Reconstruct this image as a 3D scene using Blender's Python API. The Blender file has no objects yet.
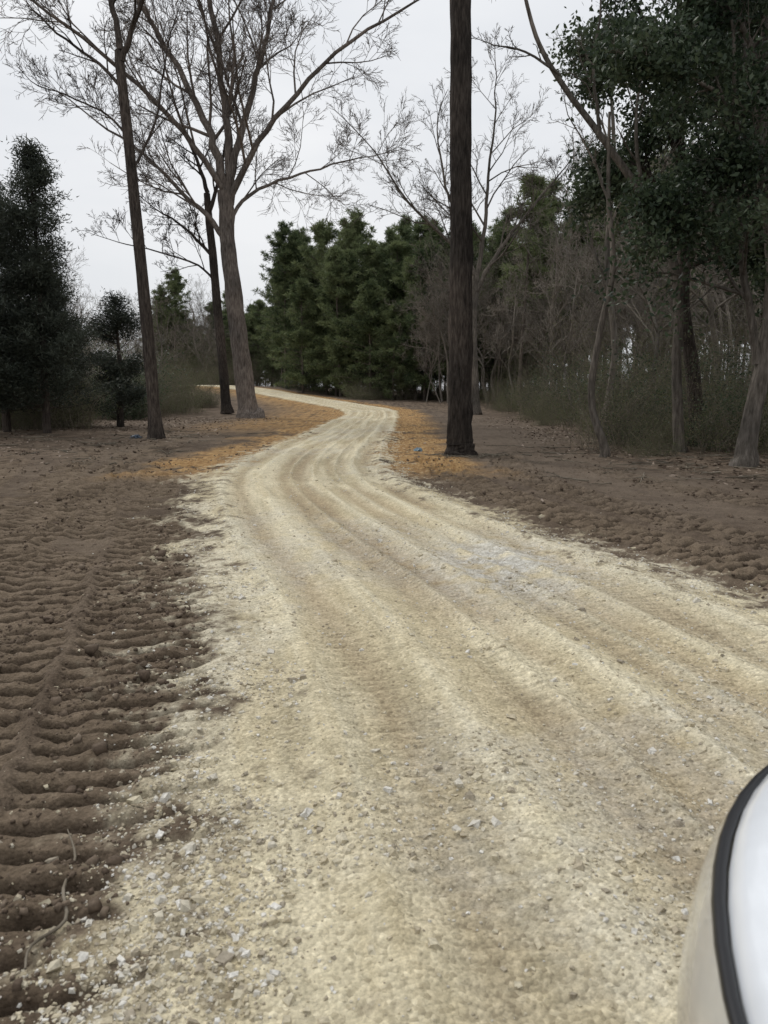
import bpy, math, random
import numpy as np
from mathutils import Vector, Matrix
rng = np.random.default_rng(7)
random.seed(7)
scene = bpy.context.scene
COL = scene.collection

# ------------------------------------------------------------------ noise
def _h(ix, iy, seed):
    h = (ix.astype(np.int64)*374761393 + iy.astype(np.int64)*668265263 + seed*974634777) & 0xffffffff
    h = ((h ^ (h >> 13))*1274126177) & 0xffffffff
    h = h ^ (h >> 16)
    return (h & 0xffff)/65535.0
def vnoise(x, y, seed=0):
    ix = np.floor(x); iy = np.floor(y)
    fx = x-ix; fy = y-iy
    fx = fx*fx*(3-2*fx); fy = fy*fy*(3-2*fy)
    a = _h(ix, iy, seed); b = _h(ix+1, iy, seed); c = _h(ix, iy+1, seed); d = _h(ix+1, iy+1, seed)
    return (a*(1-fx)+b*fx)*(1-fy)+(c*(1-fx)+d*fx)*fy
def fbm(x, y, seed=0, o=4):
    s = 0; a = 1; t = 0
    for i in range(o):
        s = s+a*vnoise(x*2**i+i*17.3, y*2**i-i*9.1, seed+i); t += a; a *= .5
    return s/t          # 0..1
def sm(t):
    t = np.clip(t, 0, 1); return t*t*(3-2*t)

# ------------------------------------------------------------------ mesh helper
def make_mesh(name, V, quads=None, tris=None, mats=(), qmi=None, tmi=None, smooth=True):
    me = bpy.data.meshes.new(name)
    V = np.asarray(V, dtype=np.float32)
    q = np.zeros((0, 4), np.int32) if quads is None or len(quads) == 0 else np.asarray(quads, np.int32)
    t = np.zeros((0, 3), np.int32) if tris is None or len(tris) == 0 else np.asarray(tris, np.int32)
    me.vertices.add(len(V)); me.vertices.foreach_set("co", V.ravel())
    nl = q.size+t.size
    me.loops.add(nl); me.loops.foreach_set("vertex_index", np.concatenate([q.ravel(), t.ravel()]))
    np_ = len(q)+len(t)
    me.polygons.add(np_)
    st = np.concatenate([np.arange(len(q))*4, len(q)*4+np.arange(len(t))*3]).astype(np.int32)
    me.polygons.foreach_set("loop_start", st)
    for m in mats: me.materials.append(m)
    mi = np.concatenate([np.zeros(len(q), np.int32) if qmi is None else np.asarray(qmi, np.int32),
                         np.zeros(len(t), np.int32) if tmi is None else np.asarray(tmi, np.int32)])
    me.polygons.foreach_set("material_index", mi)
    me.polygons.foreach_set("use_smooth", np.full(np_, smooth, dtype=bool))
    me.update(calc_edges=True)
    return me
def add_obj(name, me, parent=None, loc=(0, 0, 0), rot=(0, 0, 0), scale=(1, 1, 1)):
    ob = bpy.data.objects.new(name, me)
    ob.location = loc; ob.rotation_euler = rot; ob.scale = scale
    COL.objects.link(ob)
    if parent: ob.parent = parent
    return ob

class MB:
    def __init__(s): s.V = []; s.Q = []; s.T = []; s.qm = []; s.tm = []; s.n = 0
    def add(s, V, Q=None, T=None, m=0):
        V = np.asarray(V).reshape(-1, 3); s.V.append(V)
        if Q is not None and len(Q): s.Q.append(np.asarray(Q)+s.n); s.qm.append(np.full(len(Q), m))
        if T is not None and len(T): s.T.append(np.asarray(T)+s.n); s.tm.append(np.full(len(T), m))
        s.n += len(V)
    def mesh(s, name, mats, smooth=True):
        return make_mesh(name, np.concatenate(s.V), np.concatenate(s.Q) if s.Q else None,
                         np.concatenate(s.T) if s.T else None, mats,
                         np.concatenate(s.qm) if s.qm else None, np.concatenate(s.tm) if s.tm else None, smooth)
_ring = {}
def ringq(n, k):
    if (n, k) not in _ring:
        i = np.arange(n-1)[:, None]*k; j = np.arange(k)[None]; j2 = (j+1) % k
        _ring[(n, k)] = np.stack([i+j, i+j2, i+k+j2, i+k+j], -1).reshape(-1, 4)
        a = np.arange(k)*2*math.pi/k
        _ring[('c', k)] = (np.cos(a)[None, :, None], np.sin(a)[None, :, None])
    return _ring[(n, k)]
def tube(mb, P, R, k, m=0):
    P = np.asarray(P, float); n = len(P); R = np.asarray(R, float)
    q = ringq(n, k); c, s_ = _ring[('c', k)]
    T = np.empty_like(P); T[1:-1] = P[2:]-P[:-2]; T[0] = P[1]-P[0]; T[-1] = P[-1]-P[-2]
    T /= np.sqrt((T*T).sum(1))[:, None]+1e-9
    d = np.abs(T[0]); ref = np.zeros(3); ref[int(np.argmin(d))] = 1
    U = np.cross(T, ref); U /= np.sqrt((U*U).sum(1))[:, None]+1e-9
    W = np.cross(T, U)
    V = P[:, None]+R.reshape(n, -1)[:, :, None]*(c*U[:, None]+s_*W[:, None])
    mb.add(V, q, m=m)
def unit(v): return v/(math.sqrt(float((v*v).sum()))+1e-9)
def smooth_path(P, R, m):
    P = np.asarray(P, float); R = np.asarray(R, float)
    n = len(P); out = []; ro = []
    for i in range(n-1):
        p0 = P[max(i-1, 0)]; p1 = P[i]; p2 = P[i+1]; p3 = P[min(i+2, n-1)]
        for j in range(m):
            t = j/m
            out.append(.5*((2*p1)+(-p0+p2)*t+(2*p0-5*p1+4*p2-p3)*t*t+(-p0+3*p1-3*p2+p3)*t**3))
            ro.append(R[i]*(1-t)+R[i+1]*t)
    out.append(P[-1]); ro.append(R[-1])
    return np.array(out), np.array(ro)

SIDES = [9, 7, 5, 4, 3, 3, 3]
def kids(mb, P, R, L, lvl, cfg, tips, t0=.25):
    n = cfg['n'][lvl]
    for i in range(n):
        t = t0+(1-t0)*(i+rng.random())/n
        f = t*(len(P)-1); a = min(int(f), len(P)-2); w = f-a
        p = P[a]*(1-w)+P[a+1]*w; r = R[a]*(1-w)+R[a+1]*w
        d = unit(P[a+1]-P[a])
        rv = rng.normal(size=3); rv[2] *= cfg.get('flat', 1)
        side = unit(rv-d*rv.dot(d))
        ang = cfg['ang'][lvl]*(.7+.6*rng.random())
        nd = unit(d*math.cos(ang)+side*math.sin(ang)+np.array([0, 0, cfg['up'][lvl]]))
        grow(mb, p, nd, L*cfg['len'][lvl]*(1-.45*t)*(.7+.6*rng.random()), max(r*cfg['rad'], cfg['rmin']), lvl+1, cfg, tips)
def grow(mb, p, d, L, r, lvl, cfg, tips):
    n = 7 if lvl <= 1 else (5 if lvl == 2 else (4 if lvl == 3 else 3))
    P = [p]; wd = cfg['wander']
    st = L/(n-1)
    for i in range(n-1):
        d = unit(d+rng.normal(size=3)*wd+np.array([0, 0, cfg['trop']]))
        P.append(P[-1]+d*st)
    P = np.array(P); R = np.linspace(r, max(r*.35, cfg['rmin']*.6), n)
    tube(mb, P, R, SIDES[min(lvl, 6)])
    if lvl < cfg['max']: kids(mb, P, R, L, lvl, cfg, tips)
    else: tips.append(P[-1]); tips.append(P[1])

def leaves(mb, C, size, m, asp=.45, droop=0):
    N = len(C)
    a = rng.normal(size=(N, 3)); a[:, 2] -= droop; a /= np.linalg.norm(a, axis=1)[:, None]
    b = rng.normal(size=(N, 3)); b = b-a*(a*b).sum(1)[:, None]; b /= np.linalg.norm(b, axis=1)[:, None]
    s = (size*(.6+.8*rng.random(N)))[:, None]
    V = np.stack([C-a*s*.5, C+b*s*asp*.5, C+a*s*.5, C-b*s*asp*.5], 1).reshape(-1, 3)
    Q = np.arange(N*4).reshape(-1, 4)
    mb.add(V, Q, m=m)
def needles(mb, C, D, ln, wd, m):
    N = len(C)
    b = rng.normal(size=(N, 3)); b = b-D*(D*b).sum(1)[:, None]; b /= np.linalg.norm(b, axis=1)[:, None]
    L = (ln*(.6+.8*rng.random(N)))[:, None]
    V = np.stack([C+b*wd, C-b*wd, C+D*L], 1).reshape(-1, 3)
    mb.add(V, None, np.arange(N*3).reshape(-1, 3), m=m)

# ------------------------------------------------------------------ materials
def newmat(name, rough=.9, spec=.2):
    m = bpy.data.materials.new(name); m.use_nodes = True
    nt = m.node_tree; b = nt.nodes['Principled BSDF']
    b.inputs['Roughness'].default_value = rough
    b.inputs['Specular IOR Level'].default_value = spec
    return m, nt, b
def N(nt, t, **k):
    n = nt.nodes.new(t)
    for a, v in k.items(): setattr(n, a, v)
    return n
def ramp(nt, stops):
    r = N(nt, 'ShaderNodeValToRGB'); e = r.color_ramp.elements
    while len(e) < len(stops): e.new(.5)
    for i, (p, c) in enumerate(stops): e[i].position = p; e[i].color = (*c, 1)
    return r
def bark(name, c1, c2, c3, sc=(7, 7, 1.2), bump=.5):
    m, nt, b = newmat(name, .95, .1)
    tc = N(nt, 'ShaderNodeTexCoord'); mp = N(nt, 'ShaderNodeMapping'); mp.inputs['Scale'].default_value = sc
    n1 = N(nt, 'ShaderNodeTexNoise'); n1.inputs['Scale'].default_value = 2.2; n1.inputs['Detail'].default_value = 6; n1.inputs['Roughness'].default_value = .65
    n2 = N(nt, 'ShaderNodeTexNoise'); n2.inputs['Scale'].default_value = .5; n2.inputs['Detail'].default_value = 3
    nt.links.new(tc.outputs['Object'], mp.inputs[0]); nt.links.new(mp.outputs[0], n1.inputs[0]); nt.links.new(tc.outputs['Object'], n2.inputs[0])
    r = ramp(nt, [(.32, c1), (.5, c2), (.7, c3)]); nt.links.new(n1.outputs[0], r.inputs[0])
    r2 = ramp(nt, [(.35, (.6, .6, .6)), (.65, (1.25, 1.2, 1.15))]); nt.links.new(n2.outputs[0], r2.inputs[0])
    mx = N(nt, 'ShaderNodeMix', data_type='RGBA', blend_type='MULTIPLY'); mx.inputs[0].default_value = 1
    nt.links.new(r.outputs[0], mx.inputs[6]); nt.links.new(r2.outputs[0], mx.inputs[7]); nt.links.new(mx.outputs[2], b.inputs['Base Color'])
    bp = N(nt, 'ShaderNodeBump'); bp.inputs['Strength'].default_value = bump; bp.inputs['Distance'].default_value = .05
    nt.links.new(n1.outputs[0], bp.inputs['Height']); nt.links.new(bp.outputs[0], b.inputs['Normal'])
    return m
def leafmat(name, cols, nsc=.6, trans=.25, rough=.6):
    m, nt, b = newmat(name, rough, .25)
    g = N(nt, 'ShaderNodeNewGeometry'); oi = N(nt, 'ShaderNodeObjectInfo'); tc = N(nt, 'ShaderNodeTexCoord')
    n1 = N(nt, 'ShaderNodeTexNoise'); n1.inputs['Scale'].default_value = nsc; n1.inputs['Detail'].default_value = 2
    nt.links.new(tc.outputs['Object'], n1.inputs[0])
    a = N(nt, 'ShaderNodeMath', operation='MULTIPLY_ADD'); a.inputs[1].default_value = .35; nt.links.new(g.outputs['Random Per Island'], a.inputs[0]); nt.links.new(n1.outputs[0], a.inputs[2])
    a2 = N(nt, 'ShaderNodeMath', operation='MULTIPLY_ADD'); a2.inputs[1].default_value = .25; nt.links.new(oi.outputs['Random'], a2.inputs[0]); nt.links.new(a.outputs[0], a2.inputs[2])
    r = ramp(nt, [(.45+.5*i/(len(cols)-1), c) for i, c in enumerate(cols)]); nt.links.new(a2.outputs[0], r.inputs[0])
    nt.links.new(r.outputs[0], b.inputs['Base Color'])
    tr = N(nt, 'ShaderNodeBsdfTranslucent'); nt.links.new(r.outputs[0], tr.inputs[0])
    mx = N(nt, 'ShaderNodeMixShader'); mx.inputs[0].default_value = trans
    nt.links.new(b.outputs[0], mx.inputs[1]); nt.links.new(tr.outputs[0], mx.inputs[2])
    nt.links.new(mx.outputs[0], nt.nodes['Material Output'].inputs[0])
    return m
M_oak = bark('bark_oak', (.060, .050, .044), (.14, .12, .106), (.23, .208, .185))
M_dark = bark('bark_dark', (.022, .019, .017), (.056, .047, .041), (.105, .091, .08), (9, 9, 1.6), .8)
M_grey = bark('bark_grey', (.06, .054, .047), (.125, .112, .097), (.21, .19, .17))
M_wood = bark('bark_woodland', (.12, .107, .092), (.20, .18, .155), (.30, .277, .245))
M_pinebark = bark('bark_pine', (.08, .067, .058), (.15, .127, .109), (.22, .193, .17))
M_pine = leafmat('pine_needles', [(.034, .050, .026), (.068, .094, .044), (.120, .150, .068), (.18, .21, .10)], .5, .35)
M_ever = leafmat('evergreen_leaves', [(.014, .024, .014), (.030, .047, .026), (.055, .079, .042), (.095, .12, .07)], .8, .3, .45)
M_cedar = leafmat('cedar_foliage', [(.020, .027, .020), (.036, .044, .033), (.058, .067, .048)], .8)
M_brushleaf = leafmat('brush_leaves', [(.055, .070, .032), (.088, .108, .046), (.13, .145, .070), (.18, .17, .095)], .8, .4)
M_twig = bark('twig_bark', (.10, .087, .068), (.17, .15, .118), (.25, .225, .185), (3, 3, 3), .1)

# ------------------------------------------------------------------ terrain + road functions
CL = [(5.2, -14, 2.4), (3.2, -5, 2.4), (1.6, 1.7, 2.3), (1.18, 3.8, 2.22), (.7, 5.74, 2.12), (.1, 7.62, 1.98), (-.92, 11.2, 1.92), (-1.5, 13.9, 1.9), (-1.75, 17.8, 1.82),
      (-1.5, 25, 1.7), (-1.1, 35.8, 1.7), (-.85, 50, 1.8), (-1.6, 60, 2.2), (-5.6, 72, 2.6), (-15.3, 91, 3.0), (-26, 104, 3.2), (-48, 118, 3.2), (-90, 136, 3)]
cp, cr = smooth_path([(a, b, 0) for a, b, c in CL], [c for a, b, c in CL], 3)
cp = cp[:, :2]
clen = np.concatenate([[0], np.cumsum(np.linalg.norm(np.diff(cp, axis=0), axis=1))])
def road_coords(x, y):
    best = np.full(x.shape, 1e9); sd = np.zeros(x.shape); al = np.zeros(x.shape); hw = np.ones(x.shape)
    for i in range(len(cp)-1):
        a = cp[i]; b = cp[i+1]; d = b-a; L = math.hypot(*d)
        ux, uy = d/L
        rx = x-a[0]; ry = y-a[1]
        t = np.clip(rx*ux+ry*uy, 0, L)
        ex = rx-t*ux; ey = ry-t*uy
        q = ex*ex+ey*ey
        k = q < best
        best = np.where(k, q, best)
        sd = np.where(k, rx*uy-ry*ux, sd)     # + = right
        al = np.where(k, clen[i]+t, al); hw = np.where(k, cr[i]+(cr[i+1]-cr[i])*t/L, hw)
    return np.sign(sd)*np.sqrt(best), al, hw
def base_h(x, y):
    r = sm((y-40)/70); k = .8+1.5*sm((2-x)/24)
    far = sm((np.hypot(x, y)-12)/25)
    return r*k+.22*(fbm(x*.06, y*.06, 90, 3)-.5)*far
# crawler tracks  (points (x,y)), half width, spacing
def tr(pts, hw=.30, sp=.17, dep=.05): 
    p = np.array(pts, float); L = np.concatenate([[0], np.cumsum(np.hypot(*np.diff(p, axis=0).T))])
    return p, L, hw, sp, dep
TR = [tr([(-.84, -2), (-.96, 1.7), (-1.11, 2.8), (-1.34, 3.8), (-1.88, 5.7), (-2.41, 7.6), (-3.5, 11), (-4.3, 14), (-4.9, 18)], .42, .165, .10),
      tr([(-1.80, -2), (-1.86, 1.7), (-2.01, 2.8), (-2.25, 3.8), (-2.78, 5.7), (-3.3, 7.6), (-4.3, 11), (-5.3, 15), (-6.2, 22)], .36, .185, .095),
      tr([(-3.0, -2), (-3.05, 4), (-3.6, 6), (-4.0, 8), (-4.9, 12), (-6.2, 18), (-7, 25)], .36, .20, .11),
      tr([(-4.4, -2), (-4.35, 4), (-4.75, 8), (-5.8, 13), (-8.5, 22)], .36, .22, .11),
      tr([(-6.0, 2), (-6.1, 7), (-7.0, 13), (-10.5, 22)], .36, .22, .11),
      tr([(-7.6, 2), (-7.8, 7), (-9.0, 13), (-12.5, 22)], .36, .22, .11),
      tr([(6.2, 1), (4.8, 4), (3.65, 6.2), (2.95, 8), (1.95, 11), (1.4, 14), (1.2, 18)], .44, .25, .15),
      tr([(8.2, 1), (6.2, 4), (4.95, 6.2), (4.15, 8), (3.15, 11), (2.7, 14), (3.0, 19)], .42, .25, .15),
      tr([(9.5, 3), (7.6, 6.2), (6.3, 8.6), (5.0, 12), (4.4, 16)], .40, .25, .13)]
def surf(x, y, want_col=True):
    sd, al, hw = road_coords(x, y)
    edge_n = (fbm(x*1.3, y*1.3, 3, 4)-.5)*.75+(fbm(x*7, y*7, 5, 2)-.5)*.22
    leftness = np.where(sd < 0, 1.0, .55)
    e = np.abs(sd)-hw+edge_n*leftness             # <0 inside road
    near = 1-sm((y-14)/12)
    h = base_h(x, y)
    dirt_n = fbm(x*2.2, y*2.2, 11, 5)
    inside = 1-sm((e+.25)/.5)
    rel = .05*(dirt_n-.5)+.045*(fbm(x*9, y*9, 21, 4)-.5)
    rel = rel*(1-.8*inside)
    trk = np.zeros(x.shape); groove = np.zeros(x.shape); pad = np.zeros(x.shape)
    wrp = (fbm(x*1.9, y*1.9, 31, 3)-.5)
    wr2 = fbm(x*6, y*9, 45, 4)-.5
    wr3 = fbm(x*16, y*16, 46, 3)-.5
    for i, (p, L, thw, sp, dep) in enumerate(TR):
        xs = np.interp(y, p[:, 1], p[:, 0]); sl = (np.interp(y+.2, p[:, 1], p[:, 0])-np.interp(y-.2, p[:, 1], p[:, 0]))/.4
        c = np.sqrt(1+sl*sl)
        lat = (x-xs)/c; along = np.interp(y, p[:, 1], L)+(x-xs)*sl/c
        ok = ((y > p[0, 1]) & (y < p[-1, 1]))
        lw = lat+wrp*.14+wr2*.10+wr3*.05
        m = ok*(1-sm((np.abs(lw)-thw+.04)/.07))
        fade = sm((fbm(x*.9+i*7, y*.9, 41, 3)-.20)/.18)*(.55+.45*near)
        wv = 1.0 if i < 2 else .5
        ph = along/sp+wrp*.40*wv+i*.37+.36*wr2*wv+.25*wr3*wv
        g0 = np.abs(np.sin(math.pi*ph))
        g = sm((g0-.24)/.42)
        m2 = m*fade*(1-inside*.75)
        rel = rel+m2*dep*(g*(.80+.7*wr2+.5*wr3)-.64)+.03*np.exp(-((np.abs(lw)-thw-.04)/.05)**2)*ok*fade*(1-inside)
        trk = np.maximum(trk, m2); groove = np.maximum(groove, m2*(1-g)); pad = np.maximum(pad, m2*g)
    s = sd+.10*(fbm(al*.25, al*0, 55, 2)-.5)
    def lane(c0, w): return np.exp(-((s-c0)/w)**2)
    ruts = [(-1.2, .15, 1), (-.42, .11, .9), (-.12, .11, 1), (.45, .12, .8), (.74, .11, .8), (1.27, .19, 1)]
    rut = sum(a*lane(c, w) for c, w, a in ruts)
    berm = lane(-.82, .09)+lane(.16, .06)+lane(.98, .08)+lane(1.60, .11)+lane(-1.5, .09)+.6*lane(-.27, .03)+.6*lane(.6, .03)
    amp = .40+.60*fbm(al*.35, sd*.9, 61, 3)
    roadrel = .035+(-.034*rut+.032*berm)*amp*1.2+.018*(fbm(sd*8, al*.6, 65, 4)-.5)+.014*(fbm(x*14, y*14, 66, 3)-.5)
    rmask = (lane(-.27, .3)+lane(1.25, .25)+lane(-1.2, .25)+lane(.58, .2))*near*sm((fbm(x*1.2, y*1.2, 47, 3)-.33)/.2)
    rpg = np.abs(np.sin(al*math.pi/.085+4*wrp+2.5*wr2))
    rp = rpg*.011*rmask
    z = h+rel+inside*(roadrel+rp)
    out = dict(z=z, e=e, sd=sd, al=al, inside=inside, trk=trk)
    if not want_col: return out
    def mix(a, b, t): return a+(b-a)*t[:, None]
    n = len(x)
    C = lambda *c: np.tile(np.array(c), (n, 1))
    f1 = fbm(x*.7, y*.7, 71, 4); f2 = fbm(x*5, y*5, 72, 4); f3 = fbm(x*22, y*22, 73, 3)
    dirt = mix(C(.088, .064, .045), C(.160, .122, .088), sm((f1*.5+f2*.5-.3)/.4))
    dirt = mix(dirt, C(.20, .156, .115), sm((f3-.55)/.3)*.35)
    dirt = mix(dirt, C(.205, .156, .108), pad*.45)
    dirt = mix(dirt, C(.026, .018, .012), np.clip(groove, 0, 1)*.85)  # cleat grooves darkened: their shade is painted into the soil colour
    dirt = mix(dirt, C(.16, .128, .102), sm((sd-2.5)/2)*.4*(f1+.3)*(1-groove))
    wood = np.maximum(sm((-sd-4.5-4*(f1-.5))/4)*sm((y-12)/8), sm((sd-6-3*(f1-.5))/3)*sm((y-9)/7))
    wood = np.maximum(wood, sm((y-40)/20)*sm((sd-3)/3))
    dirt = mix(dirt, mix(C(.080, .058, .041), C(.18, .135, .098), sm((f2-.35)/.3)), wood*.8)
    straw = sm((2.1-e+2.2*(f1-.5))/1.0)*sm((y-13)/3)*sm((f2*.5+f1*.5-.34)/.12)
    straw = np.maximum(straw, .9*sm((y-26)/9)*sm((9+sd)/5)*(1-sm((sd-2.2)/2))*sm((f2-.22)/.25))
    dirt = mix(dirt, mix(C(.27, .150, .058), C(.45, .29, .13), sm((f3-.3)/.4)), straw*.9)
    lf = fbm(sd*5, al*.6, 81, 4)
    lf2 = fbm(sd*14, al*.6, 84, 3)
    road = mix(C(.555, .478, .318), C(.68, .605, .43), sm((lf-.35)/.3))
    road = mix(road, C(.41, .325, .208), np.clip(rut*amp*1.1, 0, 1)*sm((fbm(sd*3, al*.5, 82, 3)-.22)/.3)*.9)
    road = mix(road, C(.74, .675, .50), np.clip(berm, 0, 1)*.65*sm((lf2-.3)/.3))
    midrut = np.exp(-((s+.20)/.40)**2)*near*.55+np.exp(-((s-1.05)/.3)**2)*(1-sm((y-5)/3))*.5
    road = mix(road, C(.365, .285, .182), midrut*sm((f1-.25)/.3)*(1-.6*np.clip(berm, 0, 1)))
    road = mix(road, road*.80, sm((lf2-.5)/.25)*.6)
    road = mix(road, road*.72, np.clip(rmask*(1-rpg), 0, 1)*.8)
    gp = sm((fbm(x*.55+3, y*.4, 83, 4)-.53)/.12)*.22
    gp = np.maximum(gp, .85*np.exp(-(((x-1.1)/.75)**2+((y-6.9)/1.3)**2)**1.2))
    road = mix(road, mix(C(.38, .36, .325), C(.66, .65, .61), sm((f3-.3)/.4)), gp*sm((f2-.25)/.3))
    road = mix(road, road*.74, sm((f3-.5)/.3)*.5)
    K = sm((.28-e+(f2-.5)*1.5+(f3-.5)*.9)/.75)*(1-groove*.75)
    K = np.where(y > 30, sm((.1-e)/.3), K)
    K = np.where(e < -.8, 1, np.where(e < -.5, np.maximum(K, sm((-.5-e)/.3)), K))
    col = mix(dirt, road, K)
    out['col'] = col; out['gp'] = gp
    return out

# ------------------------------------------------------------------ grid
ys = [-30., -20, -12, -8, -5, -3, -2, -1, -.5, 0, .4, .8, 1.1]
while ys[-1] < 160: ys.append(ys[-1]+min(max(.0145, ys[-1]**2/2300), .9))
while ys[-1] < 700: ys.append(ys[-1]*1.06)
def half(lim, start): 
    o = [start]
    while o[-1] < lim: o.append(o[-1]+max(.02, .0135*(o[-1]-start+1.5)))
    while o[-1] < 600: o.append(o[-1]*1.08)
    return o
xr = half(70, 3.2); xl = half(70, 2.2)
xs = np.concatenate([-np.array(xl)[::-1], np.arange(-2.2+.018, 3.2, .018), xr])
ys = np.array(ys)
X, Y = np.meshgrid(xs, ys); sh = X.shape
x = X.ravel(); y = Y.ravel()
S = surf(x, y)
nx = sh[1]; ny = sh[0]
idx = np.arange(nx*ny).reshape(sh)
quads = np.stack([idx[:-1, :-1], idx[:-1, 1:], idx[1:, 1:], idx[1:, :-1]], -1).reshape(-1, 4)

def groundmat(name, bumps, cell):
    m, nt, b = newmat(name, .95, .12)
    at = N(nt, 'ShaderNodeAttribute'); at.attribute_name = 'Col'
    tc = N(nt, 'ShaderNodeTexCoord')
    n1 = N(nt, 'ShaderNodeTexNoise'); n1.inputs['Scale'].default_value = 55; n1.inputs['Detail'].default_value = 5; n1.inputs['Roughness'].default_value = .7
    n2 = N(nt, 'ShaderNodeTexNoise'); n2.inputs['Scale'].default_value = 9; n2.inputs['Detail'].default_value = 6; n2.inputs['Roughness'].default_value = .7
    v = N(nt, 'ShaderNodeTexVoronoi'); v.inputs['Scale'].default_value = 62
    for k in (n1, n2, v): nt.links.new(tc.outputs['Object'], k.inputs[0])
    r1 = ramp(nt, [(.3, (.70, .70, .70)), (.7, (1.27, 1.27, 1.27))]); nt.links.new(n1.outputs[0], r1.inputs[0])
    r2 = ramp(nt, [(.3, (.84, .84, .82)), (.7, (1.15, 1.15, 1.16))]); nt.links.new(n2.outputs[0], r2.inputs[0])
    sp = N(nt, 'ShaderNodeSeparateColor'); nt.links.new(v.outputs['Color'], sp.inputs[0])
    r3_ = ramp(nt, [(0, (.58, .56, .54)), (.3, (.92, .92, .92)), (.8, (1.05, 1.05, 1.05)), (1, (1.30, 1.32, 1.36))]); nt.links.new(sp.outputs[0], r3_.inputs[0])
    cur = at.outputs['Color']
    for r_, f in ((r1, 1), (r2, 1), (r3_, cell)):
        mm = N(nt, 'ShaderNodeMix', data_type='RGBA', blend_type='MULTIPLY'); mm.inputs[0].default_value = f
        nt.links.new(cur, mm.inputs[6]); nt.links.new(r_.outputs[0], mm.inputs[7]); cur = mm.outputs[2]
    nt.links.new(cur, b.inputs['Base Color'])
    ad = N(nt, 'ShaderNodeMath', operation='MULTIPLY_ADD'); ad.inputs[1].default_value = -.7
    nt.links.new(v.outputs['Distance'], ad.inputs[0]); nt.links.new(n1.outputs[0], ad.inputs[2])
    bp = N(nt, 'ShaderNodeBump'); bp.inputs['Strength'].default_value = bumps; bp.inputs['Distance'].default_value = .014
    nt.links.new(ad.outputs[0], bp.inputs['Height']); nt.links.new(bp.outputs[0], b.inputs['Normal'])
    return m
def setcol(me, c):
    a = me.color_attributes.new('Col', 'FLOAT_COLOR', 'POINT')
    a.data.foreach_set('color', np.concatenate([np.clip(c, 0, 1), np.ones((len(c), 1))], 1).astype(np.float32).ravel())
zg = S['z']-.03*sm((-S['e'])/.12)
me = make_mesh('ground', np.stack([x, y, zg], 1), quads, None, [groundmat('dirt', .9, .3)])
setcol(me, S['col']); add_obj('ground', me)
ec = S['e'][quads].mean(1)
rq = quads[(ec < .02) & (y[quads[:, 0]] < 200)]
used = np.zeros(len(x), bool); used[rq.ravel()] = True
remap = np.cumsum(used)-1
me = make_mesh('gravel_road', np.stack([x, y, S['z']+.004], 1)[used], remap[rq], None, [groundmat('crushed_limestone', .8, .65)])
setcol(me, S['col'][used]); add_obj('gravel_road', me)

# ------------------------------------------------------------------ stones and clods
def stonemat(name, stops, rough=.85):
    m, nt, b = newmat(name, rough, .25)
    g = N(nt, 'ShaderNodeNewGeometry'); r = ramp(nt, stops); r.color_ramp.interpolation = 'LINEAR'
    nt.links.new(g.outputs['Random Per Island'], r.inputs[0])
    tc = N(nt, 'ShaderNodeTexCoord'); n1 = N(nt, 'ShaderNodeTexNoise'); n1.inputs['Scale'].default_value = 90; n1.inputs['Detail'].default_value = 3
    nt.links.new(tc.outputs['Object'], n1.inputs[0])
    r1 = ramp(nt, [(.3, (.75, .75, .75)), (.7, (1.15, 1.15, 1.15))]); nt.links.new(n1.outputs[0], r1.inputs[0])
    m1 = N(nt, 'ShaderNodeMix', data_type='RGBA', blend_type='MULTIPLY'); m1.inputs[0].default_value = 1
    nt.links.new(r.outputs[0], m1.inputs[6]); nt.links.new(r1.outputs[0], m1.inputs[7]); nt.links.new(m1.outputs[2], b.inputs['Base Color'])
    return m
cube = np.array([[-1, -1, -1], [1, -1, -1], [1, 1, -1], [-1, 1, -1], [-1, -1, 1], [1, -1, 1], [1, 1, 1], [-1, 1, 1]], float)
cq = np.array([[0, 3, 2, 1], [4, 5, 6, 7], [0, 1, 5, 4], [1, 2, 6, 5], [2, 3, 7, 6], [3, 0, 4, 7]])
def stones(name, px, py, size, mat, flat=.6, sink=.25, smooth=False):
    n = len(px); s = surf(px, py, False)
    z = s['z']+.004*(s['inside'] > .5)
    V = cube[None]*np.array([1, 1, 1])+rng.normal(size=(n, 8, 3))*.30
    V[:, 4:, :2] *= (.55+.35*rng.random((n, 1, 1)))
    V *= (.7+.6*rng.random((n, 1, 3))); V[:, :, 2] *= flat
    V *= size[:, None, None]*.5
    a = rng.random(n)*6.283; tx = rng.normal(size=n)*.35
    ca, sa = np.cos(a)[:, None], np.sin(a)[:, None]; ct, st = np.cos(tx)[:, None], np.sin(tx)[:, None]
    vx, vy, vz = V[..., 0], V[..., 1], V[..., 2]
    vy, vz = vy*ct-vz*st, vy*st+vz*ct
    vx, vy = vx*ca-vy*sa, vx*sa+vy*ca
    W = np.stack([vx+px[:, None], vy+py[:, None], vz+(z+size*flat*(.5-sink))[:, None]], -1).reshape(-1, 3)
    Q = (cq[None]+np.arange(n)[:, None, None]*8).reshape(-1, 4)
    me = make_mesh(name, W, Q, None, [mat], smooth=smooth)
    return add_obj(name, me)
def sample(n, ymax=24, pw=1.0):
    u = rng.random(n); yy = 1.2*(ymax/1.2)**(u**pw)
    xx = (rng.random(n)*2-1)*(.62*yy+.9)
    return xx, yy
px, py = sample(190000)
s = surf(px, py)
dens = np.where(s['e'] < 0, .20+.9*s['gp']+.9*sm((s['e']+.8)/.6)*np.where(s['sd'] < 0, 1.1, .8), np.exp(-np.clip(s['e'], 0, 9)/.20)*.9)
dens *= .25+1.3*sm((fbm(px*2, py*2, 101, 3)-.38)/.3)
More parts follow.
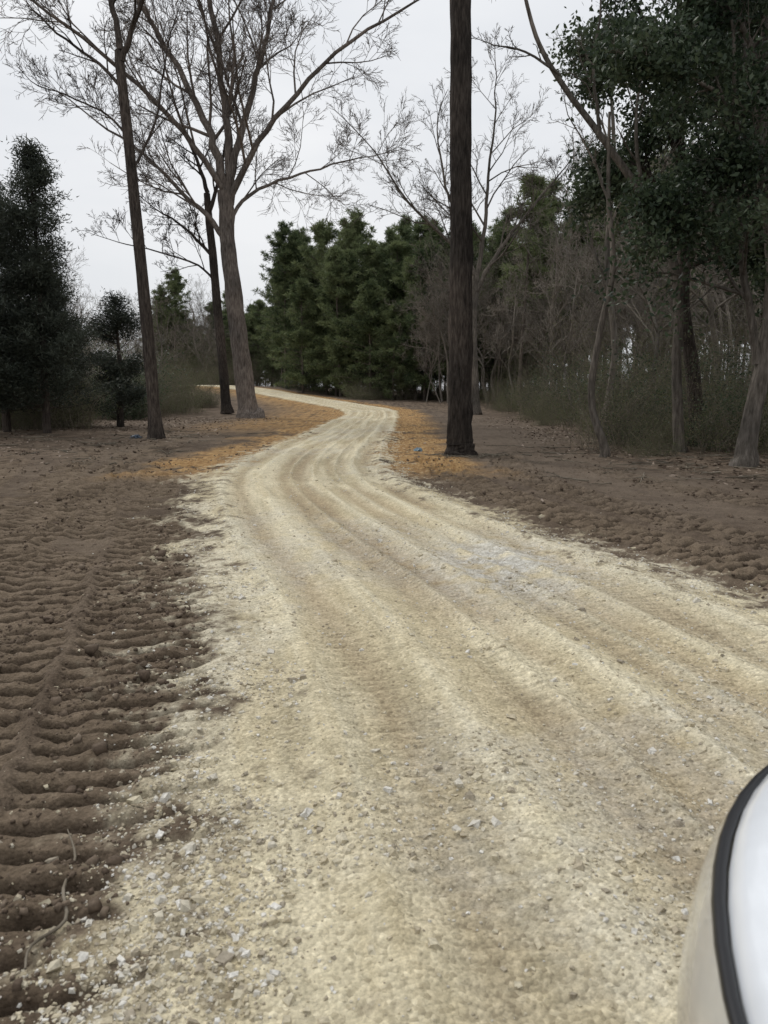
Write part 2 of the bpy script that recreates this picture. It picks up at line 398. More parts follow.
k = rng.random(len(px)) < dens*.6
px, py = px[k], py[k]
size = np.clip(np.exp(rng.normal(-4.95, .55, len(px))), .003, .036)*(1+.035*py)
M_stone = stonemat('stone', [(0, (.31, .27, .21)), (.3, (.45, .39, .275)), (.6, (.53, .475, .35)), (.85, (.55, .52, .455)), (1, (.68, .66, .61))])
stones('gravel', px, py, size, M_stone, .55, .34)
px, py = sample(120000)
s = surf(px, py, False)
dens = np.where(s['e'] > .08, .35+.6*s['trk'], 0)*(.2+1.2*sm((fbm(px*1.5, py*1.5, 111, 3)-.4)/.25))
k = rng.random(len(px)) < dens*.6
px, py = px[k], py[k]
size = np.clip(np.exp(rng.normal(-4.7, .6, len(px))), .003, .05)*(1+.03*py)
M_clod = stonemat('dirt_clod', [(0, (.078, .055, .039)), (.5, (.13, .097, .07)), (1, (.19, .147, .108))], 1)
stones('dirt_clods', px, py, size, M_clod, .75, .35, True)

# leaf litter
def zat(px, py): return surf(np.atleast_1d(np.array(px, float)), np.atleast_1d(np.array(py, float)), False)['z']
n = 40000
px = rng.uniform(-26, 20, n); py = rng.uniform(9, 45, n)
s = surf(px, py, False)
k = (s['e'] > .6) & (rng.random(n) < np.clip(.01+.8*sm((-s['sd']-4)/4)*sm((py-13)/8)+.8*sm((s['sd']-5)/3)*sm((py-10)/8), 0, 1)*(.3+1.2*sm((fbm(px*.6, py*.6, 121, 3)-.4)/.2)))
px, py, z = px[k], py[k], s['z'][k]
mb = MB(); C = np.stack([px, py, z+.012], 1)
a = rng.normal(size=(len(C), 3)); a[:, 2] *= .25; a /= np.linalg.norm(a, axis=1)[:, None]
b = np.cross(a, np.array([0, 0, 1.])+rng.normal(size=(len(C), 3))*.3); b /= np.linalg.norm(b, axis=1)[:, None]
sz = rng.uniform(.03, .08, len(C))[:, None]
mb.add(np.stack([C-a*sz, C+b*sz*.55, C+a*sz+[0, 0, .01], C-b*sz*.55], 1), np.arange(len(C)*4).reshape(-1, 4))
M_litter = stonemat('dead_leaf', [(0, (.09, .062, .045)), (.4, (.16, .118, .084)), (.7, (.23, .175, .13)), (1, (.34, .275, .22))])
add_obj('leaf_litter', mb.mesh('leaf_litter', [M_litter], False))

# fallen twigs
mb = MB()
def twig(px, py, ang, L, r, lift=.02, bend=.25):
    n = 8; P = []; a = ang; p = np.array([px, py])
    for i in range(n):
        P.append([p[0], p[1], 0]); a += rng.normal()*bend; p = p+np.array([math.cos(a), math.sin(a)])*L/n
    P = np.array(P); P[:, 2] = zat(P[:, 0], P[:, 1])+lift+rng.random(n)*lift
    tube(mb, P, np.linspace(r, r*.3, n), 5)
    if L > .5:
        q = P[4]; a2 = ang+.7*random.choice([-1, 1]); P2 = np.array([q+np.array([math.cos(a2)*t, math.sin(a2)*t, .01]) for t in np.linspace(0, L*.4, 4)])
        tube(mb, P2, np.linspace(r*.5, r*.2, 4), 4)
P = np.array([(-1.02, 1.88, 0), (-1.05, 1.98, 0), (-1.0, 2.1, 0), (-1.07, 2.25, 0), (-1.1, 2.42, 0), (-1.18, 2.55, 0)]); P[:, 2] = zat(P[:, 0], P[:, 1])+.02
P[:, 2] = np.maximum(P[:, 2], P[:, 2].mean())
P, R = smooth_path(P, [.003, .005, .006, .006, .005, .002], 4); tube(mb, P, R, 6)
for i in range(260):
    side = random.random()
    if side < .55: a, b_ = rng.uniform(3.5, 13), rng.uniform(13, 22)
    else: a, b_ = rng.uniform(-18, -5), rng.uniform(16, 30)
    twig(a, b_, rng.uniform(0, 6.28), rng.uniform(.3, 1.8), rng.uniform(.006, .02))
for i in range(60):
    t = rng.uniform(0, 6.28); r = rng.uniform(.25, .9)
    twig(2.2+r*math.cos(t), 18.9+r*math.sin(t), rng.uniform(0, 6.28), rng.uniform(.3, .9), .01)
add_obj('fallen_twigs', mb.mesh('fallen_twigs', [M_twig]))

# ------------------------------------------------------------------ hero trees
BARE = dict(n=[0, 7, 6, 5, 4, 0], ang=[.8, .75, .75, .7, .7], up=[0, .22, .15, .1, .05], len=[.6, .55, .55, .55, .55], rad=.55, rmin=.012, wander=.13, trop=.03, max=5)
def hero(name, trunk, tr_r, limbs, mat, cfg, m=5, sides=14, leafspec=None, lvl=1, extra=0, flare=1.35, tipl=.35):
    mb = MB(); tips = []
    P, R = smooth_path(trunk, tr_r, m)
    P[:, :2] += (np.random.default_rng(len(name)).normal(size=(len(P), 2)).cumsum(0))*tr_r[0]*.035
    gz = zat(trunk[0][0], trunk[0][1])[0]
    P[:, 2] = np.where(P[:, 2] < gz+.01, gz-.15, P[:, 2])
    hgt = P[:, 2]-gz
    a = np.arange(sides)*2*math.pi/sides
    Rm = R[:, None]*(1+(flare-1)*np.exp(-np.clip(hgt, 0, 99)[:, None]/.35)*(1+.5*np.sin(a*4+1)[None]))*(1+.05*rng.normal(size=(len(P), sides)))
    tube(mb, P, Rm, sides)
    for L in limbs:
        pts, r0, r1 = L
        LP, LR = smooth_path(pts, np.linspace(r0, r1, len(pts)), 4)
        LP[1:-1] += rng.normal(size=(len(LP)-2, 3))*r0*.25
        tube(mb, LP, LR, 8)
        ln = float(np.linalg.norm(np.diff(LP, axis=0), axis=1).sum())
        kids(mb, LP, LR, ln*.75, 1, cfg, tips, .2)
        grow(mb, LP[-1], unit(LP[-1]-LP[-2]), ln*tipl, LR[-1], 2, cfg, tips)
    mats = [mat]
    if leafspec and tips:
        lm, cnt, rad, sz, drop = leafspec; mats.append(lm)
        T = np.array(tips); T = T[rng.random(len(T)) < drop]
        C = np.repeat(T, cnt, 0)+rng.normal(size=(len(T)*cnt, 3))*rad*np.array([1, 1, .7])
        leaves(mb, C, sz, 1, .5)
    ob = add_obj(name, mb.mesh(name, mats))
    return ob

hero('bare_tree', [(-7.6, 25, 0), (-7.62, 25, .6), (-7.76, 25, 4.5), (-8.0, 25, 9.1), (-8.15, 25, 12.0)], [.23, .21, .19, .165, .14],
     [([(-8.15, 25, 12.0), (-8.4, 25.2, 13.3), (-8.7, 25.3, 15), (-9, 25.5, 18)], .11, .04),
      ([(-8.1, 25, 11.7), (-7.6, 24.8, 12.7), (-7.0, 24.7, 14.2), (-6.6, 24.5, 17)], .10, .04),
      ([(-8.05, 25, 10.8), (-8.9, 25.2, 11.7), (-9.9, 25.3, 12.4), (-11, 25.6, 13.4)], .06, .025),
      ([(-8.0, 25, 9.4), (-8.7, 25.2, 10.2), (-9.7, 25.3, 10.7), (-11, 25.6, 11.2)], .04, .018),
      ([(-7.95, 25, 8.6), (-7.3, 25.4, 10.0), (-7.0, 25.6, 11.6), (-6.8, 26, 13)], .05, .02)], M_dark, dict(BARE, n=[0, 7, 5, 5, 4, 0], rmin=.006, len=[.6, .55, .55, .55, .55]))
hero('oak_tree', [(-8.0, 45, 0), (-8.05, 45, .7), (-8.5, 45, 5.1), (-8.8, 45, 9.6), (-8.9, 45, 12.9)], [.64, .56, .5, .45, .42],
     [([(-8.9, 45, 12.7), (-9.6, 45, 15.2), (-10.6, 45.5, 17.7), (-12.9, 46, 21.8), (-15, 46, 25.5)], .28, .08),
      ([(-8.9, 45, 12.9), (-8.8, 45, 15.5), (-9.0, 44.5, 18.5), (-9.4, 44, 23), (-9.8, 44, 28)], .27, .08),
      ([(-8.9, 45, 12.7), (-8.2, 45, 15.5), (-7.4, 45.5, 18.5), (-6.6, 46, 21.6), (-5.6, 46, 26)], .25, .08),
      ([(-8.9, 45, 11.9), (-8.0, 44.5, 13.8), (-6.5, 44, 15.8), (-4.1, 43.5, 18.2), (-.8, 43, 20.4), (2, 43, 22)], .22, .05),
      ([(-8.75, 45, 9.2), (-9.8, 45, 11.2), (-11.7, 45.5, 12.9), (-13.8, 46, 15.0), (-16.4, 46, 16.8)], .18, .05),
      ([(-8.85, 45, 10.8), (-8.3, 46, 12.6), (-6.4, 48, 14.2), (-4, 50, 15.5), (-1.6, 51, 16.4)], .13, .04),
      ([(-8.9, 45, 12.5), (-10.5, 44, 15.0), (-13.0, 43, 17.6), (-16.5, 42, 20.2), (-19, 42, 22)], .18, .05)], M_oak,
     dict(BARE, n=[0, 10, 7, 6, 5, 0], rmin=.013, len=[.6, .6, .6, .6, .6], rad=.48))
hero('bare_tree', [(-10.4, 50, 0), (-10.45, 50, .7), (-10.7, 50, 5), (-11.0, 50, 10.5), (-11.2, 50, 14)], [.36, .32, .29, .25, .2],
     [([(-11.2, 50, 14), (-11.8, 50, 16), (-13, 50, 19)], .15, .05), ([(-11.1, 50, 13), (-10.4, 50, 15), (-9.6, 50, 19)], .15, .05),
      ([(-11.0, 50, 10), (-12.4, 50, 11.6), (-14.5, 50, 13)], .12, .04), ([(-10.9, 50, 8.5), (-12.0, 50, 9.6), (-14.5, 50, 10.4), (-17, 50, 11)], .08, .03)], M_dark, dict(BARE, n=[0, 8, 6, 5, 4, 0], rmin=.013, len=[.6, .6, .6, .6, .6]))
mb = MB()
P, R = smooth_path([(1.96, 19.1, -.15), (1.96, 19.1, .0), (1.95, 19.1, .25), (1.93, 19.1, .8), (1.90, 19.1, 4), (1.84, 19.1, 8), (1.76, 19.1, 12), (1.72, 19.1, 18), (1.7, 19.1, 24)],
                   [.5, .44, .35, .305, .28, .255, .23, .18, .05], 8)
a = np.arange(20)*2*math.pi/20
tube(mb, P, R[:, None]*(1+.055*rng.normal(size=(len(P), 20))+.03*np.sin(a*5)[None]), 20)
for i in range(26):
    zz = rng.uniform(14, 23.5); an = rng.uniform(0, 6.28); L = rng.uniform(1.6, 3.6)*(1-(zz-14)/14)
    d = unit(np.array([math.cos(an), math.sin(an), .35])); p = np.array([1.74, 19.1, zz])
    BP = np.array([p+d*L*t+np.array([0, 0, .25*t*t]) for t in np.linspace(0, 1, 5)]); tube(mb, BP, np.linspace(.05, .015, 5), 5)
    for t in (.5, .75, 1):
        c = p+d*L*t; n_ = 130; D = rng.normal(size=(n_, 3))+d; D /= np.linalg.norm(D, axis=1)[:, None]
        needles(mb, c+D*.1+rng.normal(size=(n_, 3))*.2, D, .24, .012, 1)
add_obj('pine_tree', mb.mesh('tall_pine', [M_dark, M_pine]))
hero('bare_tree', [(6.1, 50, 0), (6.1, 50, .8), (5.9, 50, 5), (6.0, 50, 9)], [.36, .31, .26, .22],
     [([(6.0, 50, 8.6), (5.2, 50, 11), (4.2, 50, 13.5), (3.4, 50, 17)], .16, .05), ([(6.0, 50, 9), (6.4, 50, 12), (6.6, 50, 15), (7, 50, 19)], .16, .05),
      ([(6.0, 50, 8), (7.4, 50, 10.5), (9.2, 50, 12.8), (11, 50, 15)], .15, .05), ([(5.9, 50, 6), (4.8, 50, 7.6), (3.2, 50, 9)], .08, .03),
      ([(6.0, 50, 8.8), (4.2, 50, 11), (1.5, 50, 13.5), (-.6, 50, 16.5)], .14, .04)], M_grey, dict(BARE, n=[0, 9, 6, 5, 4, 0], rmin=.012, len=[.6, .6, .58, .58, .58]))
THIN = dict(BARE, n=[0, 6, 5, 4, 0, 0], max=4, rmin=.006, len=[.5, .5, .5, .5, .5])
hero('bare_sapling', [(5.5, 18.56, 0), (5.45, 18.5, .3), (5.09, 18.5, 1.45), (5.23, 18.5, 3.05), (5.47, 18.5, 4.5), (5.28, 18.5, 6.1), (5.2, 18.5, 8)], [.10, .095, .085, .075, .065, .05, .03],
     [([(5.47, 18.5, 4.4), (5.9, 18.4, 5.3), (6.4, 18.3, 6.6)], .04, .015), ([(5.3, 18.5, 6), (4.9, 18.6, 7), (4.3, 18.7, 8)], .035, .012)], M_grey, THIN)
hero('bare_tree', [(8.0, 20.1, 0), (7.95, 20.1, .4), (7.8, 20.1, 2.17), (7.73, 20.1, 3.97), (7.3, 20.1, 5.7), (6.54, 20.1, 6.75), (5.45, 20.1, 8.1), (4.39, 20.1, 9.4), (3.73, 20.1, 10.6), (3.2, 20, 12.5)],
     [.16, .135, .125, .115, .11, .10, .08, .065, .05, .03],
     [([(5.45, 20.1, 8.1), (5.2, 20, 9.5), (5.3, 19.8, 11.5)], .05, .02), ([(4.39, 20.1, 9.4), (3.5, 20, 9.9), (2.7, 19.9, 10)], .04, .015), ([(6.54, 20.1, 6.75), (6.3, 20, 8.5), (6.6, 20, 10.5)], .06, .02),
      ([(7.7, 20.1, 4.4), (8.3, 20, 6), (8.6, 20, 8.5)], .07, .03)], M_grey, THIN)
hero('bare_tree', [(7.6, 26, 0), (7.6, 26, .4), (7.9, 26, 3), (7.5, 26, 6), (7.6, 26, 9), (7.3, 26, 12)], [.13, .11, .10, .09, .07, .04],
     [([(7.6, 26, 5), (6.9, 26, 6.6), (6.3, 26, 8.6)], .05, .02), ([(7.5, 26, 7), (8.3, 26, 9), (8.7, 26, 11)], .05, .02), ([(7.6, 26, 9), (6.9, 26, 10.6), (6.1, 26, 12)], .04, .02)], M_wood, THIN)
EV = dict(BARE, n=[0, 8, 6, 5, 0, 0], max=4, rmin=.006, up=[0, .1, .05, 0, -.05], flat=.7, len=[.6, .62, .58, .55, .5], trop=-.01, wander=.16)
hero('evergreen_oak', [(7.87, 16.3, 0), (7.87, 16.3, .4), (7.95, 16.3, 1.44), (8.15, 16.3, 3.1), (8.05, 16.3, 4.75), (7.7, 16.3, 6.5), (7.6, 16.3, 9)], [.24, .205, .18, .17, .14, .12, .07],
     [([(8.0, 16.3, 2.2), (7.75, 16.2, 3.3), (7.45, 16.1, 4.4), (7.2, 16, 6.0), (6.9, 15.9, 8)], .10, .04),
      ([(7.8, 16.3, 6.2), (7.0, 16, 7.0), (6.2, 15.6, 7.5), (5.3, 15.3, 7.6)], .07, .025),
      ([(7.9, 16.3, 5.4), (7.2, 16, 5.7), (6.5, 15.8, 5.6), (5.8, 15.6, 5.1)], .05, .02),
      ([(8.0, 16.3, 5.0), (8.9, 16, 6.0), (10, 15.6, 6.4)], .08, .03),
      ([(8.1, 16.3, 3.6), (8.7, 16, 4.0), (9.4, 15.6, 3.8)], .05, .02),
      ([(7.7, 16.3, 7), (7.8, 17.4, 8.5), (8, 18.2, 10)], .07, .03),
      ([(7.6, 16.3, 8), (7.0, 16.2, 9.0), (6.0, 16.2, 9.8)], .07, .03)], M_grey, EV, leafspec=(M_ever, 18, .24, .12, .65))
hero('evergreen_oak', [(9.2, 22, 0), (9.15, 22, .5), (8.9, 22, 2), (8.46, 22, 4.2), (8.37, 22, 6.9), (7.95, 22, 9.5), (7.9, 22, 12)], [.27, .22, .2, .18, .16, .13, .07],
     [([(8.4, 22, 6), (7.6, 21.8, 7.2), (6.9, 21.6, 7.7), (6.2, 21.5, 7.4)], .08, .03), ([(8.3, 22, 7), (9.5, 21.6, 8.4), (11, 21, 9.6)], .09, .03),
      ([(8.2, 22, 8), (7.2, 21.6, 9.4), (6.0, 21.4, 10.2)], .08, .03), ([(8.0, 22, 9.2), (8.8, 22, 11), (9.6, 22, 12.6)], .08, .03), ([(8.0, 22, 9.5), (7.2, 22, 11.2), (6.4, 22, 12.6)], .07, .03),
      ([(8.45, 22, 5), (9.4, 21, 5.4), (10.6, 20.4, 5.4)], .08, .03)],
     M_dark, EV, leafspec=(M_ever, 18, .28, .14, .65))
hero('evergreen_oak', [(11.6, 19, 0), (11.6, 19, .5), (11.4, 19, 3), (11.2, 19, 6), (11, 19, 9)], [.3, .25, .22, .18, .1],
     [([(11.3, 19, 5), (10.2, 18.7, 5.8), (9.2, 18.4, 5.8)], .09, .03), ([(11.2, 19, 6), (12.4, 18.6, 7.4), (13.6, 18, 8)], .09, .03), ([(11.2, 19, 7), (10.2, 19.4, 9), (9.2, 19.8, 10.6)], .09, .03), ([(11, 19, 8), (11.4, 19, 10.4), (12, 19, 12.4)], .09, .03),
      ([(11.3, 19, 3.6), (10.4, 18, 3.8), (9.6, 17.2, 3.4)], .06, .02)],
     M_dark, EV, leafspec=(M_ever, 18, .30, .14, .7))
hero('evergreen_oak', [(14.6, 29, 0), (14.6, 29, .5), (14.4, 29, 4), (14.2, 29, 9), (14, 29, 13)], [.3, .25, .22, .18, .1],
     [([(14.3, 29, 6), (12.8, 28.7, 7.5), (11.4, 28.4, 8.4)], .09, .03), ([(14.2, 29, 8), (15.8, 28.6, 9.4), (17.6, 28, 10)], .09, .03), ([(14.2, 29, 10), (12.9, 29.4, 12), (11.6, 29.8, 13.4)], .09, .03), ([(14, 29, 12), (14.4, 29, 14.4), (15, 29, 17)], .09, .03)],
     M_dark, EV, leafspec=(M_ever, 16, .34, .17, .6))

# cedars on the left
def cedar(name, bx, by, H, W, seed, keep=.8, z0=.8):
    mb = MB()
    P, R = smooth_path([(bx, by, -.1), (bx, by, .4), (bx+.1, by, H*.5), (bx+.05, by, H)], [.2, .16, .1, .015], 6); tube(mb, P, R, 8)
    n_ = int(H*18)
    for i in range(n_):
        t = rng.random()**.9; zz = z0+(H-z0)*t
        w = W*(1-t**1.3)**.7*(.4+.85*rng.random())*(.8+.3*math.sin(t*9+seed))
        an = rng.uniform(0, 6.28); d = unit(np.array([math.cos(an), math.sin(an), .35+.3*t]))
        p = np.array([bx+.07, by, zz]); L = max(w, .3)
        BP = np.array([p+d*L*q+np.array([0, 0, -.12*L*math.sin(q*3)]) for q in np.linspace(0, 1, 5)]); tube(mb, BP, np.linspace(.022, .006, 5), 3)
        if rng.random() > keep: continue
        for q in np.linspace(.3, 1, int(3+L*3)):
            c = p+d*L*q; m_ = 42
            D = rng.normal(size=(m_, 3))*.9+d*.8; D[:, 2] -= .15; D /= np.linalg.norm(D, axis=1)[:, None]
            needles(mb, c+rng.normal(size=(m_, 3))*np.array([.2, .2, .14]), D, .17, .021, 1)
    return add_obj(name, mb.mesh(name, [M_dark, M_cedar]))
cedar('cedar_tree', -12.6, 28, 10.0, 2.8, 1, .8)
cedar('cedar_tree', -14.6, 29, 9.0, 3.2, 3, .85)
cedar('cedar_tree', -11.6, 33, 5.4, 2.6, 2, .6, .3)
cedar('cedar_tree', -13.9, 26, 7.0, 2.4, 5, .8)
cedar('cedar_tree', -14.8, 34, 6.5, 2.6, 4, .88, .3)

# ------------------------------------------------------------------ instanced woods
def pine_variant(i, H, c0, W, ncl, nb):
    mb = MB(); 
    lean = rng.normal()*.3
    P, R = smooth_path([(0, 0, -.3), (0, 0, 1), (lean*.5, 0, H*.5), (lean, 0, H)], [.21, .18, .12, .02], 5); tube(mb, P, R, 7)
    for b_ in range(nb):
        t = rng.random()**.75; zz = H*(c0+(1-c0)*t)
        w = W*((1-t**1.8)**.6)*(.35+.75*rng.random())*(.6+.4*min(1, t*5+.5))
        an = rng.uniform(0, 6.28); d = unit(np.array([math.cos(an), math.sin(an), .05+.6*t]))
        p = np.array([lean*zz/H, 0, zz]); L = max(w, .5)
        BP = np.array([p+d*L*q for q in np.linspace(0, 1, 3)]); tube(mb, BP, np.linspace(.05, .02, 3), 3)
        for q in np.linspace(.35, 1, ncl):
            c = p+d*L*q+rng.normal(size=3)*.2; m_ = 64
            D = rng.normal(size=(m_, 3))+d*.4+np.array([0, 0, .35]); D /= np.linalg.norm(D, axis=1)[:, None]
            needles(mb, c+D*rng.random((m_, 1))*.5*np.array([1, 1, .6]), D, .34, .045, 1)
    for b_ in range(10):
        zz = H*c0*rng.uniform(.3, 1); an = rng.uniform(0, 6.28); d = np.array([math.cos(an), math.sin(an), rng.uniform(-.2, .3)])
        tube(mb, [np.array([0, 0, zz]), np.array([0, 0, zz])+d*rng.uniform(.4, 1.6)], [.025, .01], 3)
    return mb.mesh('pine_variant_%d' % i, [M_pinebark, M_pine])
PE = [pine_variant(10, 15, .06, 4.2, 4, 90), pine_variant(11, 12, .04, 4.0, 4, 80), pine_variant(12, 17, .10, 4.4, 4, 95)]
PV = [pine_variant(0, 18, .2, 4.4, 4, 80), pine_variant(1, 20, .28, 4.6, 4, 80), pine_variant(2, 16, .12, 4.2, 4, 80), pine_variant(3, 19, .3, 4.2, 4, 75)]
PT = [pine_variant(4, 20, .5, 3.4, 4, 50), pine_variant(5, 21, .55, 3.2, 4, 48), pine_variant(6, 18, .45, 3.2, 4, 50)]
def bare_variant(i, H, r):
    mb = MB(); tips = []
    cfg = dict(BARE, n=[0, 7, 5, 4, 0, 0], max=4, rmin=.011, len=[.6, .6, .6, .6, .6], wander=.18)
    pts = [(0, 0, -.3)]; p = np.array([0, 0, 0.])
    for k_ in range(5): p = p+np.array([rng.normal()*.6, rng.normal()*.6, H*.16]); pts.append(tuple(p))
    P, R = smooth_path(pts, np.linspace(r, r*.45, 6), 3); tube(mb, P, R, 7)
    for k_ in range(9):
        f = rng.uniform(.35, 1)*(len(P)-1); a_ = min(int(f), len(P)-2); an = rng.uniform(0, 6.28)
        grow(mb, P[a_], unit(np.array([math.cos(an)*.8, math.sin(an)*.8, .9])), H*rng.uniform(.25, .45), R[a_]*.5, 1, cfg, tips)
    return mb.mesh('bare_variant_%d' % i, [M_wood])
BV = [bare_variant(i, H, r) for i, (H, r) in enumerate([(15, .14), (13, .10), (17, .17), (11, .08), (14, .11), (9, .07)])]
def brush_variant(i, n_, H, rad, leafn, lm=None, ls=.065, lr=.2):
    mb = MB()
    for k_ in range(n_):
        a0 = rng.uniform(0, 6.28); r0 = rad*math.sqrt(rng.random()); p = np.array([r0*math.cos(a0), r0*math.sin(a0), -.1])
        an = rng.uniform(0, 6.28); le = rng.uniform(.1, .7); d = unit(np.array([math.cos(an)*le, math.sin(an)*le, 1.])); L = H*rng.uniform(.3, 1.25)
        PP = [p]
        for q in range(5):
            d = unit(d+rng.normal(size=3)*.13+np.array([math.cos(an), math.sin(an), -.25])*.07*q); PP.append(PP[-1]+d*L/5)
        PP = np.array(PP); tube(mb, PP, np.linspace(.011, .004, 6), 3)
        for q in range(6):
            j = rng.integers(1, 6); dd = unit(rng.normal(size=3)+np.array([0, 0, .5])); l2 = L*rng.uniform(.12, .35)
            s0 = PP[j]; s1 = s0+dd*l2*.5; s2 = s1+unit(dd+rng.normal(size=3)*.3)*l2*.5
            tube(mb, [s0, s1, s2], [.005, .004, .002], 3)
            if leafn and rng.random() < .75:
                leaves(mb, s2+rng.normal(size=(leafn, 3))*lr, ls, 1)
    return mb.mesh('brush_variant_%d' % i, [M_twig, lm or M_brushleaf], False)
SV = [brush_variant(0, 62, 3.2, 1.6, 12), brush_variant(1, 52, 4.4, 1.5, 9), brush_variant(2, 80, 2.2, 1.7, 15), brush_variant(3, 46, 5.4, 1.6, 10)]
EVS = [brush_variant(4, 40, 2.6, 1.1, 22, M_ever, .11, .22), brush_variant(5, 36, 3.6, 1.0, 20, M_ever, .11, .25)]
def empty(name):
    e = bpy.data.objects.new(name, None); COL.objects.link(e); return e
def scatter(parent, cname, variants, pts, smin=.8, smax=1.2):
    pts = np.array(pts); z = base_h(pts[:, 0], pts[:, 1])
    for (a, b_), zz in zip(pts, z):
        s_ = rng.uniform(smin, smax)
        add_obj(cname, variants[rng.integers(len(variants))], parent, (a, b_, zz-.05), (rng.normal()*.03, rng.normal()*.03, rng.uniform(0, 6.28)), (s_, s_, s_*rng.uniform(.9, 1.1)))
pf = empty('pine_forest')
pts = []
for r_, (yy, n_) in enumerate([(92, 12), (98, 14), (106, 15), (115, 15), (125, 16)]):
    for k_ in range(n_):
        xx = -13+k_*2.7+rng.normal()*.8
        if yy > 100: xx -= 4
        pts.append((xx, yy+rng.normal()*1.6+max(0, -xx-2)*.9))
scatter(pf, 'pine', PV, pts, .9, 1.08)
pts = [(x_+rng.normal()*.6, 84+rng.normal()*2+max(0, -x_-1)*1.1) for x_ in np.arange(-9.5, 7.5, 2.1)]+[(x_+rng.normal()*.6, 89+rng.normal()*2+max(0, -x_-1)*1.1) for x_ in np.arange(-10, 9, 2.3)]
scatter(pf, 'pine', PE, pts, .75, 1.15)
pts = [(rng.uniform(-42, -14), 134+rng.uniform(0, 22)) for _ in range(54)]
scatter(pf, 'pine', PE+PV, pts, .6, .95)
pts = [(rng.uniform(9, 62), rng.uniform(66, 120)) for _ in range(150)]
scatter(pf, 'pine', PT, [p for p in pts if p[0] > 6+.06*p[1]], .85, 1.1)
pts = [(rng.uniform(8, 70), rng.uniform(112, 135)) for _ in range(40)]
scatter(pf, 'pine', PV, pts, .85, 1.05)
rw = empty('bare_woodland')
def inwood(a, b_):
    bx = np.interp(b_, [-20, 10, 14, 17, 20, 31, 50, 70, 90], [16, 13, 9.5, 6.2, 6.2, 7.4, 8.2, 9, 14])
    return a > bx+.3
pts = []
while len(pts) < 75:
    p = (rng.uniform(6, 48), rng.uniform(24, 85))
    if inwood(p[0]-1.0, p[1]): pts.append(p)
for _ in range(8): pts.append((rng.uniform(13, 20), rng.uniform(6, 16)))
scatter(rw, 'bare_tree_instance', BV, pts, .7, 1.2)
scatter(rw, 'bare_tree_instance', BV, [(rng.uniform(3, 14), rng.uniform(72, 84)) for _ in range(14)], .8, 1.1)
def roadfree(p, m):
    sd_, _, hw_ = road_coords(np.array([p[0]], float), np.array([p[1]], float)); return abs(sd_[0]) > hw_[0]+m
pts = [(rng.uniform(-110, -26), rng.uniform(100, 165)) for _ in range(130)]
scatter(rw, 'bare_tree_instance', BV, [p for p in pts if roadfree(p, 5)], .75, 1.2)
scatter(rw, 'bare_tree_instance', BV, [(-24, 40), (-21, 52), (-29, 47), (-33, 60), (-20, 60), (-27, 66), (-17, 57), (-19, 46), (-16, 52), (-25, 56)], .45, .7)
br = empty('brush_thicket')
pts = []
while len(pts) < 190:
    p = (rng.uniform(5, 34), rng.uniform(17.5, 60))
    if inwood(p[0]-.9, p[1]) and p[0] < p[1]*.62+3: pts.append(p)
scatter(br, 'brush', SV, pts, .45, 1.1)
scatter(br, 'evergreen_shrub', EVS, pts[:26], .5, 1.15)
pts = []
for b_ in np.arange(19, 62, 1.7):
    pts.append((float(np.interp(b_, [17, 20, 31, 50, 70], [7.4, 7.6, 8.8, 9.6, 9.8]))+rng.normal()*.8, b_))
for a in np.arange(7.8, 20, 1.5): pts.append((a, 21.4+rng.normal()*.9))
scatter(br, 'brush', SV, pts, .3, .95)
scatter(br, 'evergreen_shrub', EVS, [(9.2, 20.6), (10.6, 21.5), (8.9, 24.5), (10.0, 29), (9.6, 35), (10.8, 42), (10.2, 50), (12.2, 20), (7.4, 22.8)], .45, .95)
pts = [(rng.uniform(-28, -13.5), rng.uniform(36, 62)) for _ in range(90)]+[(rng.uniform(-20, -13), rng.uniform(30, 34)) for _ in range(14)]
scatter(br, 'brush', SV, pts, .5, .95)
scatter(br, 'evergreen_shrub', EVS, [(rng.uniform(-22, -14), rng.uniform(38, 56)) for _ in range(12)], .6, 1.1)
pts = [(rng.uniform(-75, -22), rng.uniform(62, 135)) for _ in range(130)]
scatter(br, 'brush', SV, [p for p in pts if roadfree(p, 4)], .9, 1.5)
scatter(br, 'brush', SV, [(rng.uniform(-3, 20), rng.uniform(79, 92)) for _ in range(46)], .4, .9)
scatter(br, 'evergreen_shrub', EVS, [(x_, 90+rng.normal()*2+max(0, -x_-1)*1.1) for x_ in np.arange(-14, 22, 1.5)], .5, .9)
scatter(br, 'brush', SV, [(rng.uniform(-45, -12), rng.uniform(128, 136)) for _ in range(36)], .8, 1.3)

# ------------------------------------------------------------------ white car
def plan(hw, a, nexp=2.25, K=40):
    pts = []
    for i in range(K+1):
        t = math.pi*i/K
        c, s_ = math.cos(t), math.sin(t)
        pts.append((hw*math.copysign(abs(c)**(2/nexp), c), 1.0+a*abs(s_)**(2/nexp)))
    for i in range(K+1):
        t = math.pi+math.pi*i/K
        c, s_ = math.cos(t), math.sin(t)
        pts.append((hw*math.copysign(abs(c)**(2/3.2), c), -1.1-a*.85*abs(s_)**(2/3.2)))
    return np.array(pts)
def loft(rings, cap=True):
    n_ = len(rings[0]); V = np.concatenate(rings); q = ringq(len(rings), n_)
    mb_ = MB(); mb_.add(V, q)
    if cap:
        c = rings[-1].mean(0)
        V2 = np.concatenate([rings[-1], [c]]); mb_.add(V2, None, [[i, (i+1) % n_, n_] for i in range(n_)])
    return mb_
def r3(hw, a, z, **k):
    p = plan(hw, a, **k); return np.concatenate([p, np.full((len(p), 1), z)], 1)
